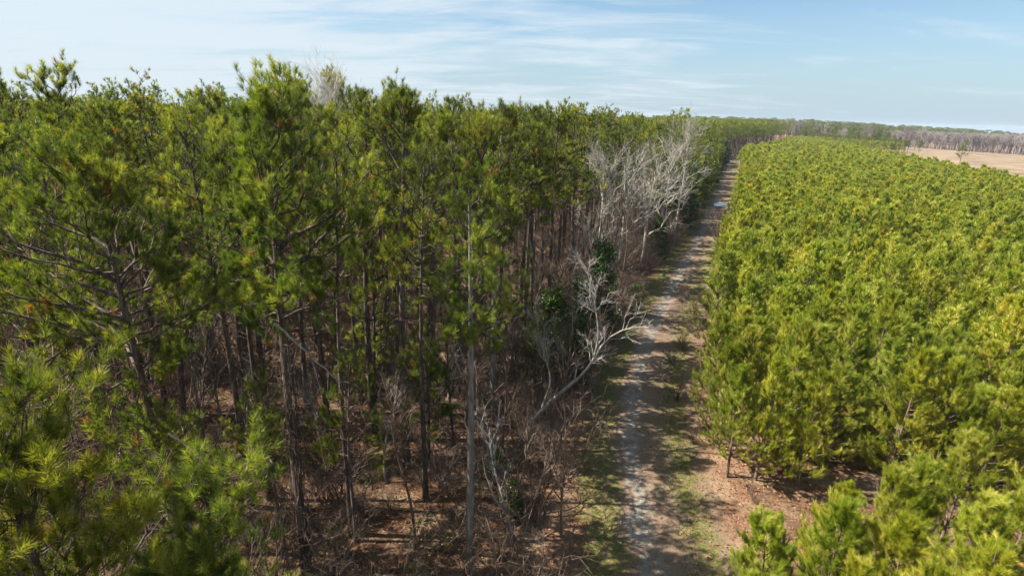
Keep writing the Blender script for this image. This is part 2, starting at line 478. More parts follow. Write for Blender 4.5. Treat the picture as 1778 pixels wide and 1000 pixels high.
def cedar_geometry(seed, h=8, R_=1.7, leaves=9000, size=0.09):
    rng = np.random.default_rng(seed)
    tb, cb = MB(), MB()
    P, R = trunk_line(rng, h, 0.13, 10, 0.15)
    tb.tubes(P, R, 6)
    nb = 70
    z = h*(0.05+0.92*rng.random(nb)); az = rng.uniform(0, 6.28, nb)
    L = R_*np.clip(1.08-z/h, 0, 1)**0.6*rng.uniform(0.6, 1.15, nb)
    el = 0.35+0.4*z/h
    s = np.linspace(0, 1, 5)[None]
    B = np.stack([(np.cos(az)*L*np.cos(el))[:, None]*s, (np.sin(az)*L*np.cos(el))[:, None]*s, z[:, None]+(L*np.sin(el))[:, None]*s], -1)
    BR = 0.03*(1-0.7*s)*np.ones((nb, 1))
    tb.tubes(B, BR, 4)
    P1, R1, _ = sprout(rng, B, BR, 7, 0.25, 1, 0.7, 0.2, 0.55, 0.5, up=0.15, npts=4, rmin=0.008)
    tb.tubes(P1, R1, 3)
    q = P1[rng.integers(0, len(P1), leaves), rng.integers(1, 4, leaves)]+rng.normal(size=(leaves, 3))*0.12
    cb.leaves(rng, q, size, mat=0)
    return tb, cb


# ------------------------------------------------------------------ scene objects
def link(o, parent=None):
    COL.objects.link(o)
    if parent is not None: o.parent = parent
    return o


def mobj(name, me, parent=None): return link(bpy.data.objects.new(name, me), parent)


def tag(o, label=None, cat=None, group=None, kind=None):
    if label: o['label'] = label
    if cat: o['category'] = cat
    if group: o['group'] = group
    if kind: o['kind'] = kind
    return o


def thing(name, x, y, rz, label, cat, group=None, scale=(1, 1, 1), tilt=(0, 0), z=None):
    e = bpy.data.objects.new(name, None)
    link(e)
    e.empty_display_size = 0.5
    e.location = (x, y, float(gz(x, y)) if z is None else z)
    e.rotation_euler = (tilt[0], tilt[1], rz)
    e.scale = scale
    return tag(e, label, cat, group)


def kit(parts):
    """parts: list of (name, mesh, index of parent part or None)"""
    return parts


def place(kit_, *a, **k):
    e = thing(*a, **k)
    made = []
    for nm, me, par in kit_:
        made.append(mobj(nm, me, e if par is None else made[par]))
    return e


def make_pine_kit(seed, bark=None, **kw):
    tb, lb, cb = pine_geometry(seed, **kw)
    bark = bark or M_BARK
    return [('trunk', tb.mesh('pine_trunk', [bark], True), None), ('limbs', lb.mesh('pine_limbs', [M_BARK]), 0),
            ('crown', cb.mesh('pine_crown', [M_PINE]), None)]


def make_young_kit(seed, **kw):
    tb, cb = young_geometry(seed, **kw)
    return [('trunk', tb.mesh('young_pine_trunk', [M_TWIG]), None), ('crown', cb.mesh('young_pine_crown', [M_YOUNG]), None)]


def make_bare_kit(seed, mat, **kw):
    tb, bb = bare_geometry(seed, **kw)
    return [('trunk', tb.mesh('bare_trunk', [mat], True), None), ('branches', bb.mesh('bare_branches', [mat]), None)]


# ------------------------------------------------------------------ ground
def ground_mesh():
    nr, na = 190, 300
    r = np.r_[0.5*1.03**np.arange(150), 0]
    r = np.geomspace(1.0, 16000, nr)
    a = np.linspace(0, 2*math.pi, na, endpoint=False)
    RR, AA = np.meshgrid(r, a, indexing='ij')
    X = RR*np.sin(AA); Y = RR*np.cos(AA)
    rg = np.random.default_rng(5)
    Z = gz(X, Y)
    bump = 0.10*np.sin(X*0.31+1)*np.sin(Y*0.27)+0.06*np.sin(X*0.9+2)*np.sin(Y*0.8+1)
    s = np.abs(road_s(X, Y))
    near = np.clip((s-5)/4, 0, 1)*np.clip((120-RR)/60, 0, 1)
    Z = Z+bump*near-0.02*(s < 9)
    V = np.stack([X, Y, Z], -1).reshape(-1, 3)
    i, j = np.meshgrid(np.arange(nr-1), np.arange(na), indexing='ij')
    j2 = (j+1) % na
    F = np.stack([i*na+j, (i+1)*na+j, (i+1)*na+j2, i*na+j2], -1).reshape(-1, 4)
    V = np.vstack([V, [[0, 0, 0]]])
    m = MB(); m.add(V, F)
    c = len(V)-1
    m.f.append((np.stack([np.full(na, c), np.arange(na), (np.arange(na)+1) % na], -1), 0))
    return m.mesh('ground', [], True)


def litter_colour(g, pos):
    n1 = g.noise(pos, 0.35, 4, 0.6)
    n2 = g.noise(pos, 7.0, 5, 0.75)
    n3 = g.noise(pos, 38.0, 3, 0.8)
    base = g.ramp(g.math('MULTIPLY_ADD', n3, 0.45, g.math('MULTIPLY', n2, 0.55)),
                  [(0.36, (0.035, 0.020, 0.013)), (0.47, (0.135, 0.068, 0.038)), (0.56, (0.25, 0.140, 0.082)), (0.68, (0.44, 0.30, 0.19))])
    return g.mix(g.smooth(n1, 0.42, 0.68), base, g.ramp(n2, [(0.3, (0.16, 0.10, 0.06)), (0.7, (0.44, 0.31, 0.19))])), n2, n3


def ground_mat():
    m, g = new_mat('leaf_litter')
    pos = g.n('ShaderNodeNewGeometry').outputs['Position']
    c, n2, n3 = litter_colour(g, pos)
    bp = g.n('ShaderNodeBump', i_Strength=0.9, i_Distance=0.12, i_Height=g.math('ADD', n2, n3))
    p = g.n('ShaderNodeBsdfPrincipled', i_Base_Color=c, i_Roughness=0.95, i_Normal=bp.outputs[0])
    p.inputs['Specular IOR Level'].default_value = 0.1
    g.t.links.new(p.outputs[0], g.n('ShaderNodeOutputMaterial').inputs[0])
    return m


M_GROUND = ground_mat()
gm = ground_mesh(); gm.materials.append(M_GROUND)
tag(mobj('ground', gm), 'reddish brown forest floor of pine straw and leaves', kind='structure')


def track_mesh():
    ys = np.r_[np.arange(-50, 130, 0.35), np.geomspace(130, 540, 160)]
    cs = np.linspace(-5.6, 7.2, 44)
    Yc = ys; Xc = road_x(ys); sl = np.interp(ys, RY, _slope)
    nx = 1/np.sqrt(1+sl**2); ny = -sl*nx
    X = Xc[:, None]+nx[:, None]*cs; Y = Yc[:, None]+ny[:, None]*cs
    ru = -0.05*np.exp(-((cs+0.15)/0.45)**2)-0.05*np.exp(-((cs-1.55)/0.35)**2)+0.03*np.exp(-((cs-0.8)/0.35)**2)
    rg = np.random.default_rng(3)
    nz = rg.normal(size=X.shape)*0.012
    Z = gz(X, Y)+0.055+ru[None]*(0.6+0.4*np.sin(ys*0.35))[:, None]+nz
    Z[:, 0] = Z[:, -1] = -0.03
    Z[:, 1] -= 0.03; Z[:, -2] -= 0.03
    # ragged outer edge
    w = 0.35*np.sin(ys*0.9)+0.25*np.sin(ys*2.3+1)
    X[:, 0] -= np.abs(w); X[:, -1] += np.abs(w)
    n, k = X.shape
    V = np.stack([X, Y, Z], -1).reshape(-1, 3)
    i, j = np.meshgrid(np.arange(n-1), np.arange(k-1), indexing='ij')
    F = np.stack([i*k+j, i*k+j+1, (i+1)*k+j+1, (i+1)*k+j], -1).reshape(-1, 4)
    m = MB(); m.add(V, F, 0, np.broadcast_to(cs, (n, k)).ravel())
    return m.mesh('dirt_track', [], True)


def track_mat():
    m, g = new_mat('gravel_and_grass')
    pos = g.n('ShaderNodeNewGeometry').outputs['Position']
    sx = g.n('ShaderNodeAttribute', attribute_name='tv').outputs['Fac']
    yy = g.n('ShaderNodeSeparateXYZ', i_0=pos).outputs[1]
    lit, n2, n3 = litter_colour(g, pos)
    nA = g.noise(pos, 0.55, 4, 0.6)
    nB = g.noise(pos, 2.2, 5, 0.65)
    nF = g.noise(pos, 26.0, 4, 0.7)
    # ragged coordinate
    s = g.math('ADD', sx, g.math('MULTIPLY_ADD', g.math('ADD', nA, g.math('MULTIPLY', nB, 0.6)), 2.4, -1.92))
    def band(lo, lo2, hi2, hi):
        return g.math('MULTIPLY', g.smooth(s, lo, lo2), g.math('SUBTRACT', 1.0, g.smooth(s, hi2, hi)))
    gravel = g.math('MULTIPLY', band(-1.1, -0.6, 0.0, 0.5), g.smooth(g.math('ADD', nB, g.math('MULTIPLY', nA, 0.7)), 0.62, 0.98))
    rut2 = g.math('MULTIPLY', band(1.0, 1.3, 1.9, 2.3), 0.6)
    gL = band(-3.8, -2.9, -1.7, -1.1)
    gM = band(1.2, 1.7, 3.0, 3.9)
    grass = g.math('MAXIMUM', gL, gM)
    grass = g.math('MULTIPLY', grass, g.smooth(g.math('ADD', nB, g.math('MULTIPLY', nF, 0.5)), 0.58, 0.82))
    gravc = g.ramp(nF, [(0.3, (0.10, 0.085, 0.068)), (0.5, (0.25, 0.225, 0.19)), (0.7, (0.54, 0.50, 0.44))])
    grassc = g.ramp(g.math('MULTIPLY_ADD', nF, 0.5, g.math('MULTIPLY', n2, 0.5)), [(0.35, (0.045, 0.050, 0.012)), (0.5, (0.115, 0.118, 0.028)), (0.65, (0.30, 0.26, 0.10))])
    dirt = g.ramp(nF, [(0.3, (0.075, 0.052, 0.036)), (0.5, (0.19, 0.135, 0.092)), (0.7, (0.38, 0.285, 0.20))])
    inner = band(-3.6, -2.2, 3.4, 5.0)
    c = g.mix(g.math('MULTIPLY', inner, 0.75), lit, dirt)
    c = g.mix(grass, c, grassc)
    c = g.mix(rut2, c, dirt)
    c = g.mix(gravel, c, gravc)
    bp = g.n('ShaderNodeBump', i_Strength=0.8, i_Distance=0.06, i_Height=g.math('ADD', n2, nF))
    p = g.n('ShaderNodeBsdfPrincipled', i_Base_Color=c, i_Roughness=0.92, i_Normal=bp.outputs[0])
    p.inputs['Specular IOR Level'].default_value = 0.15
    g.t.links.new(p.outputs[0], g.n('ShaderNodeOutputMaterial').inputs[0])
    return m


tm = track_mesh(); tm.materials.append(track_mat())
tag(mobj('dirt_track', tm), 'rutted gravel and grass forest track running into the distance', kind='structure')

# harvested field beyond the plantation: its own sheet, 0.35 m proud, following the slope
def sheet(name, poly_rows, mat, lift):
    m = MB()
    A = np.array(poly_rows, float)            # rows of (left xy, right xy)
    n = len(A); k = 24
    t = np.linspace(0, 1, k)
    X = A[:, 0, 0][:, None]*(1-t)+A[:, 1, 0][:, None]*t
    Y = A[:, 0, 1][:, None]*(1-t)+A[:, 1, 1][:, None]*t
    V = np.stack([X, Y, gz(X, Y)+lift], -1).reshape(-1, 3)
    i, j = np.meshgrid(np.arange(n-1), np.arange(k-1), indexing='ij')
    F = np.stack([i*k+j, i*k+j+1, (i+1)*k+j+1, (i+1)*k+j], -1).reshape(-1, 4)
    m.add(V, F)
    return m.mesh(name, [mat], True)


def field_mat():
    m, g = new_mat('dry_field')
    pos = g.n('ShaderNodeNewGeometry').outputs['Position']
    mp = g.n('ShaderNodeMapping', i_0=pos); mp.inputs['Scale'].default_value = (0.02, 0.09, 1); mp.inputs['Rotation'].default_value = (0, 0, 0.4)
    n = g.noise(mp.outputs[0], 1.0, 6, 0.65)
    n2 = g.noise(pos, 0.6, 5, 0.7)
    mp2 = g.n('ShaderNodeMapping', i_0=pos); mp2.inputs['Scale'].default_value = (0.012, 0.22, 1); mp2.inputs['Rotation'].default_value = (0, 0, -0.35)
    n3 = g.noise(mp2.outputs[0], 1.0, 3, 0.6)
    n2 = g.math('MULTIPLY_ADD', n3, 0.5, g.math('MULTIPLY', n2, 0.5))
    c = g.ramp(g.math('MULTIPLY_ADD', n2, 0.5, g.math('MULTIPLY', n, 0.5)), [(0.40, (0.13, 0.092, 0.055)), (0.5, (0.215, 0.155, 0.098)), (0.60, (0.31, 0.235, 0.155))])
    p = g.n('ShaderNodeBsdfPrincipled', i_Base_Color=c, i_Roughness=0.95)
    p.inputs['Specular IOR Level'].default_value = 0.1
    g.t.links.new(p.outputs[0], g.n('ShaderNodeOutputMaterial').inputs[0])
    return m


# boundary of the plantation on the field side, as a polyline in the ground plane
EDGE = np.array([(150, 60), (152, 120), (158, 178), (175, 235), (196, 300), (226, 390), (262, 500)], float)
def edge_x(y): return np.interp(y, EDGE[:, 1], EDGE[:, 0])
rows = []
for y in (40, 90, 140, 190, 240, 290, 340, 400, 460, 520, 580, 640):
    lx = float(edge_x(min(y, 500)))+ (max(0, y-360)*0.55 if y > 360 else 0)
    rows.append(((lx-2, y), (lx+900, y)))
tag(mobj('field', sheet('field', rows, field_mat(), 0.35)), 'tan dry harvested field beyond the young pines', kind='structure')

# puddle in the track
def disc(cx, cy, rx, ry, ang, z, n=28, seed=1):
    rg = np.random.default_rng(seed)
    a = np.arange(n)/n*2*math.pi
    k = 1+0.18*np.sin(2*a+1)+0.1*np.sin(3*a+2)+0.05*rg.normal(size=n)
    x = rx*k*np.cos(a); y = ry*k*np.sin(a)
    X = cx+x*math.cos(ang)-y*math.sin(ang); Y = cy+x*math.sin(ang)+y*math.cos(ang)
    m = MB()
    m.add(np.vstack([np.stack([X, Y, np.full(n, z)], -1), [[cx, cy, z]]]),
          np.stack([np.full(n, n), np.arange(n), (np.arange(n)+1) % n], -1))
    return m
mw, gw = new_mat('puddle_water')
pw = gw.n('ShaderNodeBsdfPrincipled', i_Base_Color=(0.06, 0.05, 0.04, 1), i_Roughness=0.04)
gw.t.links.new(pw.outputs[0], gw.n('ShaderNodeOutputMaterial').inputs[0])
tag(mobj('puddle', disc(51.0, 137.5, 1.5, 3.2, -0.3, 0.09).mesh('puddle', [mw])), 'bright rainwater puddle lying in the far part of the track', kind='structure')

# ------------------------------------------------------------------ tree kinds
near_k = [make_pine_kit(100+i, h=20.6, limbs=44, needles=48, nw=0.017, nl=0.23, secs=7, shoots=4, rad_=2.7+0.3*(i % 3), crown=0.41-0.03*(i % 3), r0=0.16+0.015*(i % 3), stubs=18) for i in range(5)]
mid_k = [make_pine_kit(200+i, h=20.5, limbs=40, needles=15, nw=0.046, nl=0.26, secs=5, shoots=4, rad_=2.8+0.3*(i % 3), crown=0.45, r0=0.16, stubs=10, sides=6) for i in range(6)]
print('pine kits', round(time.time()-T0, 1))
rng = np.random.default_rng(11)


def rz(): return float(rng.uniform(0, 6.283))


# --- hero trees of the left forest, each built for its own place
def hero(x, y, label, seed, name='pine_tree', group=None, bark=None, rzv=0.0, **kw):
    return place(make_pine_kit(seed, bark=bark, **kw), name, x, y, rzv, label, 'pine tree', group)


heroes = []
def H_(x, y, *a, **k):
    heroes.append((x, y)); return hero(x, y, *a, **k)


H_(-6.9, 7.2, 'closest pine, big feathery top filling the bottom left corner of the photo', 301, h=15.4, crown=0.5, rad_=2.9, limbs=60, needles=80, nw=0.009, nl=0.21, secs=9, shoots=5, r0=0.15, tvb=0.3, thin=0.6, inner=0.12)  # needles tinted lighter, sunlight painted in against the crown's self-shadow
H_(-5.6, 7.4, 'slim pine whose long needled tips reach up right of the closest pine', 302, h=13.6, crown=0.6, rad_=2.0, limbs=44, needles=80, nw=0.009, nl=0.21, secs=8, shoots=5, r0=0.10, tvb=0.25, thin=0.6, inner=0.12)  # same painted-in sunlight: lighter needle tint than the other pines
H_(-12.6, 17.5, 'broad forked pine with wide round crown, left of the vine-wrapped pine', 303, h=17.9, crown=0.41, rad_=4.0, limbs=46, needles=70, nw=0.013, nl=0.24, secs=9, shoots=4, r0=0.2, stubs=20)
H_(-9.0, 20.1, 'tallest pine, vines wrapped round its trunk, top spikes well above the skyline', 304, h=19.8, crown=0.42, rad_=3.5, limbs=52, needles=70, nw=0.013, nl=0.25, secs=8, shoots=5, r0=0.21, vines=90, stubs=30)
H_(-6.1, 28.6, 'dark thick-trunked pine rising behind the grey pole-like pine', 305, h=20.4, crown=0.42, rad_=3.2, limbs=44, needles=52, nw=0.016, nl=0.23, secs=8, shoots=5, r0=0.24, stubs=26)
H_(-1.6, 20.4, 'slender pine with pale grey pole-like trunk at bottom centre', 306, bark=M_GREYBARK, h=17.6, crown=0.40, rad_=2.1, limbs=34, needles=60, nw=0.012, nl=0.22, secs=6, shoots=4, r0=0.17, stubs=5, sway=0.1)
H_(-1.2, 35.8, 'tall pine with light grey trunk at the centre of the photo', 307, bark=M_GREYBARK, h=20.0, crown=0.48, rad_=3.3, limbs=44, needles=40, nw=0.018, nl=0.23, secs=7, shoots=5, r0=0.19)
H_(-7.6, 22.4, 'thin bare-boled pine just right of the vine-wrapped pine', 308, h=18.2, crown=0.34, rad_=2.2, limbs=30, needles=40, nw=0.014, nl=0.22, secs=5, shoots=4, r0=0.12, stubs=26)
H_(-13.4, 24.2, 'left one of the two close-set dark pine trunks over open red ground', 309, h=19.0, crown=0.45, rad_=2.8, needles=40, nw=0.016, r0=0.16, stubs=26)
H_(-12.7, 24.9, 'right one of the two close-set dark pine trunks over open red ground', 310, h=18.2, crown=0.42, rad_=2.4, needles=36, nw=0.016, r0=0.14, stubs=24)
H_(-17.6, 21.0, 'straight dark pine at far left between the forked pine and the closest pine', 311, h=18.4, crown=0.45, rad_=2.6, needles=40, nw=0.016, r0=0.16, stubs=22)
H_(-10.6, 28.6, 'dark pine trunk left of the thick trunk, behind the vine-wrapped pine', 312, h=18.8, crown=0.45, rad_=2.8, needles=36, nw=0.016, r0=0.16, stubs=22)
H_(-4.4, 25.3, 'lean dark pine between the thin bare-boled pine and the pale pole', 313, h=18.0, crown=0.38, rad_=2.3, needles=36, nw=0.016, r0=0.13, stubs=24)
H_(-18.5, 27.5, 'leaning brown pine at left behind the open red ground', 314, h=18.8, crown=0.45, rad_=2.7, needles=36, nw=0.016, r0=0.15, stubs=22, lean=(1.2, 0.4))
print('heroes', round(time.time()-T0, 1))

# --- rest of the left forest
def jitter_grid(x0, x1, y0, y1, sp, jit, ang=0.0, seed=0):
    rg = np.random.default_rng(seed)
    n1 = int((x1-x0)/sp)+1; n2 = int((y1-y0)/sp)+1
    X, Y = np.meshgrid(x0+np.arange(n1)*sp, y0+np.arange(n2)*sp)
    X = X+rg.uniform(-jit, jit, X.shape)*sp; Y = Y+rg.uniform(-jit, jit, Y.shape)*sp
    if ang:
        c, s = math.cos(ang), math.sin(ang)
        X, Y = c*X+s*Y, -s*X+c*Y
    return X.ravel(), Y.ravel()


LEFT_EDGE = -5.3
END = np.array([(60, 285), (100, 298), (118, 312), (150, 352), (200, 440), (245, 520)], float)   # front of the tall pines that close the view
def behind_end(x, y): return (y > np.interp(x, END[:, 0], END[:, 1])) & (x > 85) & (x < 250)
def in_forest(x, y): return (road_s(x, y) < LEFT_EDGE) | behind_end(x, y)


X, Y = jitter_grid(-330, 300, -70, 620, 4.1, 0.46, 0.0, 21)
D = np.hypot(X, Y); AZ = np.degrees(np.arctan2(X, Y))
ok = in_forest(X, Y)
infr = (Y > 0) & (np.abs(AZ) < 46)
keep = ok & (((D < 620) & infr) | (~infr & (D < 75) & (X < 3) & ((Y < -3) | (X < -24))))
X, Y, D, AZ, infr = X[keep], Y[keep], D[keep], AZ[keep], infr[keep]
# nothing but the heroes close in front of the lens
clear = (D < 27) & (Y > -6) & (AZ > -58)
hx = np.array(heroes)
dm = np.min(np.hypot(X[:, None]-hx[:, 0], Y[:, None]-hx[:, 1]), axis=1)
lens_clear = (np.hypot(X, Y) < 7)
keep = ~clear & ~((Y > 50) & (Y < 98) & (road_s(X, Y) > -8.5)) & ~((Y > 27) & (Y < 50) & (road_s(X, Y) > -7.5)) & (dm > 2.6) & ~lens_clear
X, Y, D, AZ, infr = X[keep], Y[keep], D[keep], AZ[keep], infr[keep]
# thin the far part
rgt = np.random.default_rng(8)
pk = np.where(behind_end(X, Y) & (D < 480), 1.0, np.where(D > 300, 0.3, np.where(D > 150, 0.5, 0.9)))
k2 = rgt.random(len(D)) < pk
X, Y, D, AZ, infr = X[k2], Y[k2], D[k2], AZ[k2], infr[k2]
order = np.argsort(D)
ind = [i for i in order if infr[i]][:285]
indset = set(ind)
print('forest pines', len(X), 'nearest farthest', D[ind[-1]])


def forest_label(x, y, d, az, edge_rank):
    if edge_rank is not None:
        if edge_rank == 1: return 'first pine of the row standing along the left verge of the track'
        return f'pine number {edge_rank} counting away from the camera in the row lining the left verge'
    side = 'far left' if az < -30 else 'left' if az < -16 else 'centre left' if az < -4 else 'centre' if az < 8 else 'right'
    dep = 'behind the front trunks' if d < 36 else 'in the middle depth' if d < 50 else 'deep inside' if d < 62 else 'at the canopy skyline'
    return f'tall green-topped pine {dep} of the left forest, {side} part'


edge_i = sorted([i for i in ind if road_s(X[i], Y[i]) > LEFT_EDGE-3.2], key=lambda i: Y[i])
rank = {i: n+1 for n, i in enumerate(edge_i)}
for c, i in enumerate(ind):
    kt = near_k[c % 5] if D[i] < 48 else mid_k[c % 6]
    s = float(rng.uniform(0.86, 0.99))+(0.06 if rng.random() < 0.16 else 0)
    if AZ[i] < -22: s += float(rng.choice([-0.02, 0.0, 0.045]))
    elif D[i] < 90 and AZ[i] < -10: s += 0.03
    w = s*float(rng.uniform(0.9, 1.15))
    er = rank.get(i)
    place(kt, 'pine_tree', float(X[i]), float(Y[i]), rz(), forest_label(X[i], Y[i], D[i], AZ[i], er), 'pine tree',
          'pines lining the left verge' if er else 'tall pines of the left forest', (w, w, s),
          (float(rng.normal()*0.018), float(rng.normal()*0.018)))

# --- the rest as one mass (geometry nodes)
def joined(name, parts, scale=1.0):
    m = MB(); mats = []
    for b, mat in parts:
        mats.append(mat)
        for f, _ in b.f: m.f.append((f+m.n, len(mats)-1))
        m.v += b.v; m.tv += b.tv; m.n += b.n
    return bpy.data.objects.new(name, m.mesh(name, mats))


def scatter(name, X, Y, srcs, scl, label, cat, wide=None, Z=None, seed=1, pick=None):
    """one object: geometry nodes put a copy of one of the source meshes on every point"""
    rg = np.random.default_rng(seed)
    n = len(X)
    me = bpy.data.meshes.new(name)
    me.vertices.add(n)
    Zv = gz(X, Y) if Z is None else Z
    me.vertices.foreach_set('co', np.stack([X, Y, Zv], -1).astype(np.float32).ravel())
    def att(nm, ty, dat, key='value'):
        a = me.attributes.new(nm, ty, 'POINT'); a.data.foreach_set(key, dat)
    att('pick', 'INT', (rg.integers(0, len(srcs), n) if pick is None else pick).astype(np.int32))
    att('turn', 'FLOAT_VECTOR', np.c_[rg.normal(size=(n, 2))*0.03, rg.uniform(0, 6.283, n)].astype(np.float32).ravel(), 'vector')
    s = np.asarray(scl, float)*np.ones(n)
    wd = s*rg.uniform(0.9, 1.15, n) if wide is None else s*wide
    att('size', 'FLOAT_VECTOR', np.stack([wd, wd, s], -1).astype(np.float32).ravel(), 'vector')
    ob = mobj(name, me)
    coll = bpy.data.collections.new(name+'_sources')
    for o in srcs:
        if o.name not in coll.objects: coll.objects.link(o)
    ng = bpy.data.node_groups.new(name, 'GeometryNodeTree')
    ng.interface.new_socket('Geometry', in_out='INPUT', socket_type='NodeSocketGeometry')
    ng.interface.new_socket('Geometry', in_out='OUTPUT', socket_type='NodeSocketGeometry')
    gi = ng.nodes.new('NodeGroupInput'); go = ng.nodes.new('NodeGroupOutput')
    ci = ng.nodes.new('GeometryNodeCollectionInfo'); ci.inputs['Collection'].default_value = coll
    ci.inputs['Separate Children'].default_value = True; ci.inputs['Reset Children'].default_value = True
    ip = ng.nodes.new('GeometryNodeInstanceOnPoints'); ip.inputs['Pick Instance'].default_value = True
    def na(nm, ty):
        a = ng.nodes.new('GeometryNodeInputNamedAttribute'); a.data_type = ty; a.inputs['Name'].default_value = nm
        return [o for o in a.outputs if o.enabled and o.name == 'Attribute'][0]
    L = ng.links.new
    L(gi.outputs[0], ip.inputs['Points']); L(ci.outputs[0], ip.inputs['Instance'])
    L(na('pick', 'INT'), ip.inputs['Instance Index'])
    L(na('turn', 'FLOAT_VECTOR'), ip.inputs['Rotation'])
    L(na('size', 'FLOAT_VECTOR'), ip.inputs['Scale'])
    L(ip.outputs[0], go.inputs[0])
    md = ob.modifiers.new('scatter', 'NODES'); md.node_group = ng
    tag(ob, label, cat, kind='stuff')
    return ob


def low_pine(seed, **kw):
    a = dict(h=20.5, limbs=32, needles=9, nw=0.10, nl=0.34, secs=4, shoots=3, rad_=2.9, crown=0.42, stubs=0, sides=4)
    a.update(kw)
    tb, lb, cb = pine_geometry(seed, **a)
    return joined('low_pine', [(tb, M_BARK), (cb, M_PINE)])


low_k = [low_pine(400+i) for i in range(5)]
rest = np.array([i for i in range(len(X)) if i not in indset])
sc_r = (rgt.uniform(0.84, 0.99, len(rest))+0.04*(rgt.random(len(rest)) < 0.12))*np.where(AZ[rest] < -22, 0.97, 1.0)*np.where((AZ[rest] > 2) & (D[rest] > 130), 0.95, 1)
print('rest', len(rest))
scatter('pine_forest', X[rest], Y[rest], low_k, sc_r,
        'dense canopy of tall pines stretching away behind the nearer trunks', 'forest', np.where(D[rest] > 150, 1.3, 1.05))

# ------------------------------------------------------------------ leafless trees on the forest edge
BG = 'leafless pale trees by the track'
for k_, (x, y, h, lab, sd, sprd) in enumerate([
        (8.6, 57, 17.5, 'leafless silvery tree with many upright stems, first of the bare trees', 501, 0.72),
        (12.4, 63, 17.5, 'leafless pale tree with widest fan of branches, second along the track', 502, 0.85),
        (17.0, 71, 17.0, 'leafless pale tree leaning towards the track, middle of the bare group', 503, 0.9),
        (27.5, 93, 20.5, 'tallest white-limbed leafless tree at the far end of the bare group', 504, 0.8),
        (22.3, 84, 18.0, 'leafless grey tree just before the tallest white-limbed tree', 505, 0.85)]):
    place(make_bare_kit(sd, M_PALE, h=h, r0=0.2, n1=15, n2=8, n3=8, n4=0, spread=sprd, up=0.25, twig=0.018, first=0.3,
                        lean=(1.2 if sd == 503 else 0.3, -0.5)), 'bare_tree', x, y, 0.0, lab, 'bare tree', BG)
place(make_bare_kit(506, M_PALE, h=22.0, r0=0.17, n1=16, n2=8, n3=6, n4=3, spread=0.42, twig=0.012, first=0.45), 'bare_tree', -12.9, 42.5, 0.0,
      'leafless tree with twigs poking above the skyline right of the tallest pine', 'bare tree')
place(make_bare_kit(507, M_TWIG, h=9, r0=0.08, n1=14, n2=7, n3=5, n4=0, spread=0.55, twig=0.009, first=0.25), 'bare_tree', 0.4, 35.6, 0.0,
      'small leafless tree standing left of the dark evergreens', 'bare tree')


def px_plane(px, py, Yp):
    """world point where the sight line of a photo pixel meets the plane y = Yp (used once, to measure)"""
    F = 960.
    u, v = px-889, py-500
    c, s = math.cos(ROLL), math.sin(ROLL)
    u2, v2 = u*c+v*s, -u*s+v*c
    x = u2; y = F*math.cos(PITCH)-v2*math.sin(PITCH); z = -F*math.sin(PITCH)-v2*math.cos(PITCH)
    t = Yp/y
    return (x*t, Yp, H+z*t)


def resample(P, n):
    P = np.array(P, float); s = np.r_[0, np.cumsum(np.linalg.norm(np.diff(P, axis=0), axis=1))]
    t = np.linspace(0, s[-1], n)
    Q = np.stack([np.interp(t, s, P[:, k]) for k in range(3)], -1)
    K = np.pad(Q, ((1, 1), (0, 0)), mode='edge'); Q2 = (K[:-2]+2*K[1:-1]+K[2:])/4; Q2[0], Q2[-1] = Q[0], Q[-1]
    return Q2


# leaning white tree bending over the track
def leaning_tree():
    main = resample([px_plane(*p) for p in [(893, 790, 29.5), (915, 745, 29.8), (945, 705, 30.0), (985, 672, 30.2), (1022, 642, 30.3), (1042, 600, 30.3), (1068, 576, 30.2), (1096, 566, 30.0), (1128, 568, 29.6)]], 16)
    main[0, 2] = -0.1
    up = resample([px_plane(*p) for p in [(1030, 625, 30.3), (1040, 585, 30.6), (1036, 545, 30.9), (1028, 500, 31.2), (1018, 465, 31.4)]], 16)
    low = resample([px_plane(*p) for p in [(938, 715, 30.0), (958, 660, 30.6), (940, 600, 31), (928, 540, 31.3)]], 16)
    o = main[0].copy(); o[2] = 0
    P = np.stack([main, up, low])-o
    s = np.linspace(0, 1, 16)
    R = np.stack([0.15*(1-0.8*s), 0.075*(1-0.75*s), 0.06*(1-0.75*s)])
    rg = np.random.default_rng(77)
    tb, bb = MB(), MB()
    tb.tubes(P, R, 8)
    P1, R1, _ = sprout(rg, P, R, 12, 0.45, 1.0, 0.75, 0.2, 1.6, 0.4, up=0.18, npts=6, rfac=0.55, taper_len=0.3, wob=0.06, rmin=0.018)
    bb.tubes(P1, R1, 4)
    P2, R2, _ = sprout(rg, P1, R1, 6, 0.2, 1.0, 0.65, 0.2, 0.75, 0.4, up=0.05, npts=4, rfac=0.6, wob=0.07, rmin=0.011)
    bb.tubes(P2, R2, 3)
    P3, R3, _ = sprout(rg, P2, R2, 4, 0.2, 1.0, 0.6, 0.2, 0.35, 0.4, npts=3, rmin=0.008, wob=0.07)
    bb.tubes(P3, R3, 3)
    e = thing('leaning_tree', float(o[0]), float(o[1]), 0, 'white leafless tree leaning far out over the grassy track', 'bare tree')
    mobj('trunk', tb.mesh('leaning_trunk', [M_WHITE], True), e)
    mobj('branches', bb.mesh('leaning_branches', [M_WHITE]), e)


leaning_tree()

px_measure = px_plane

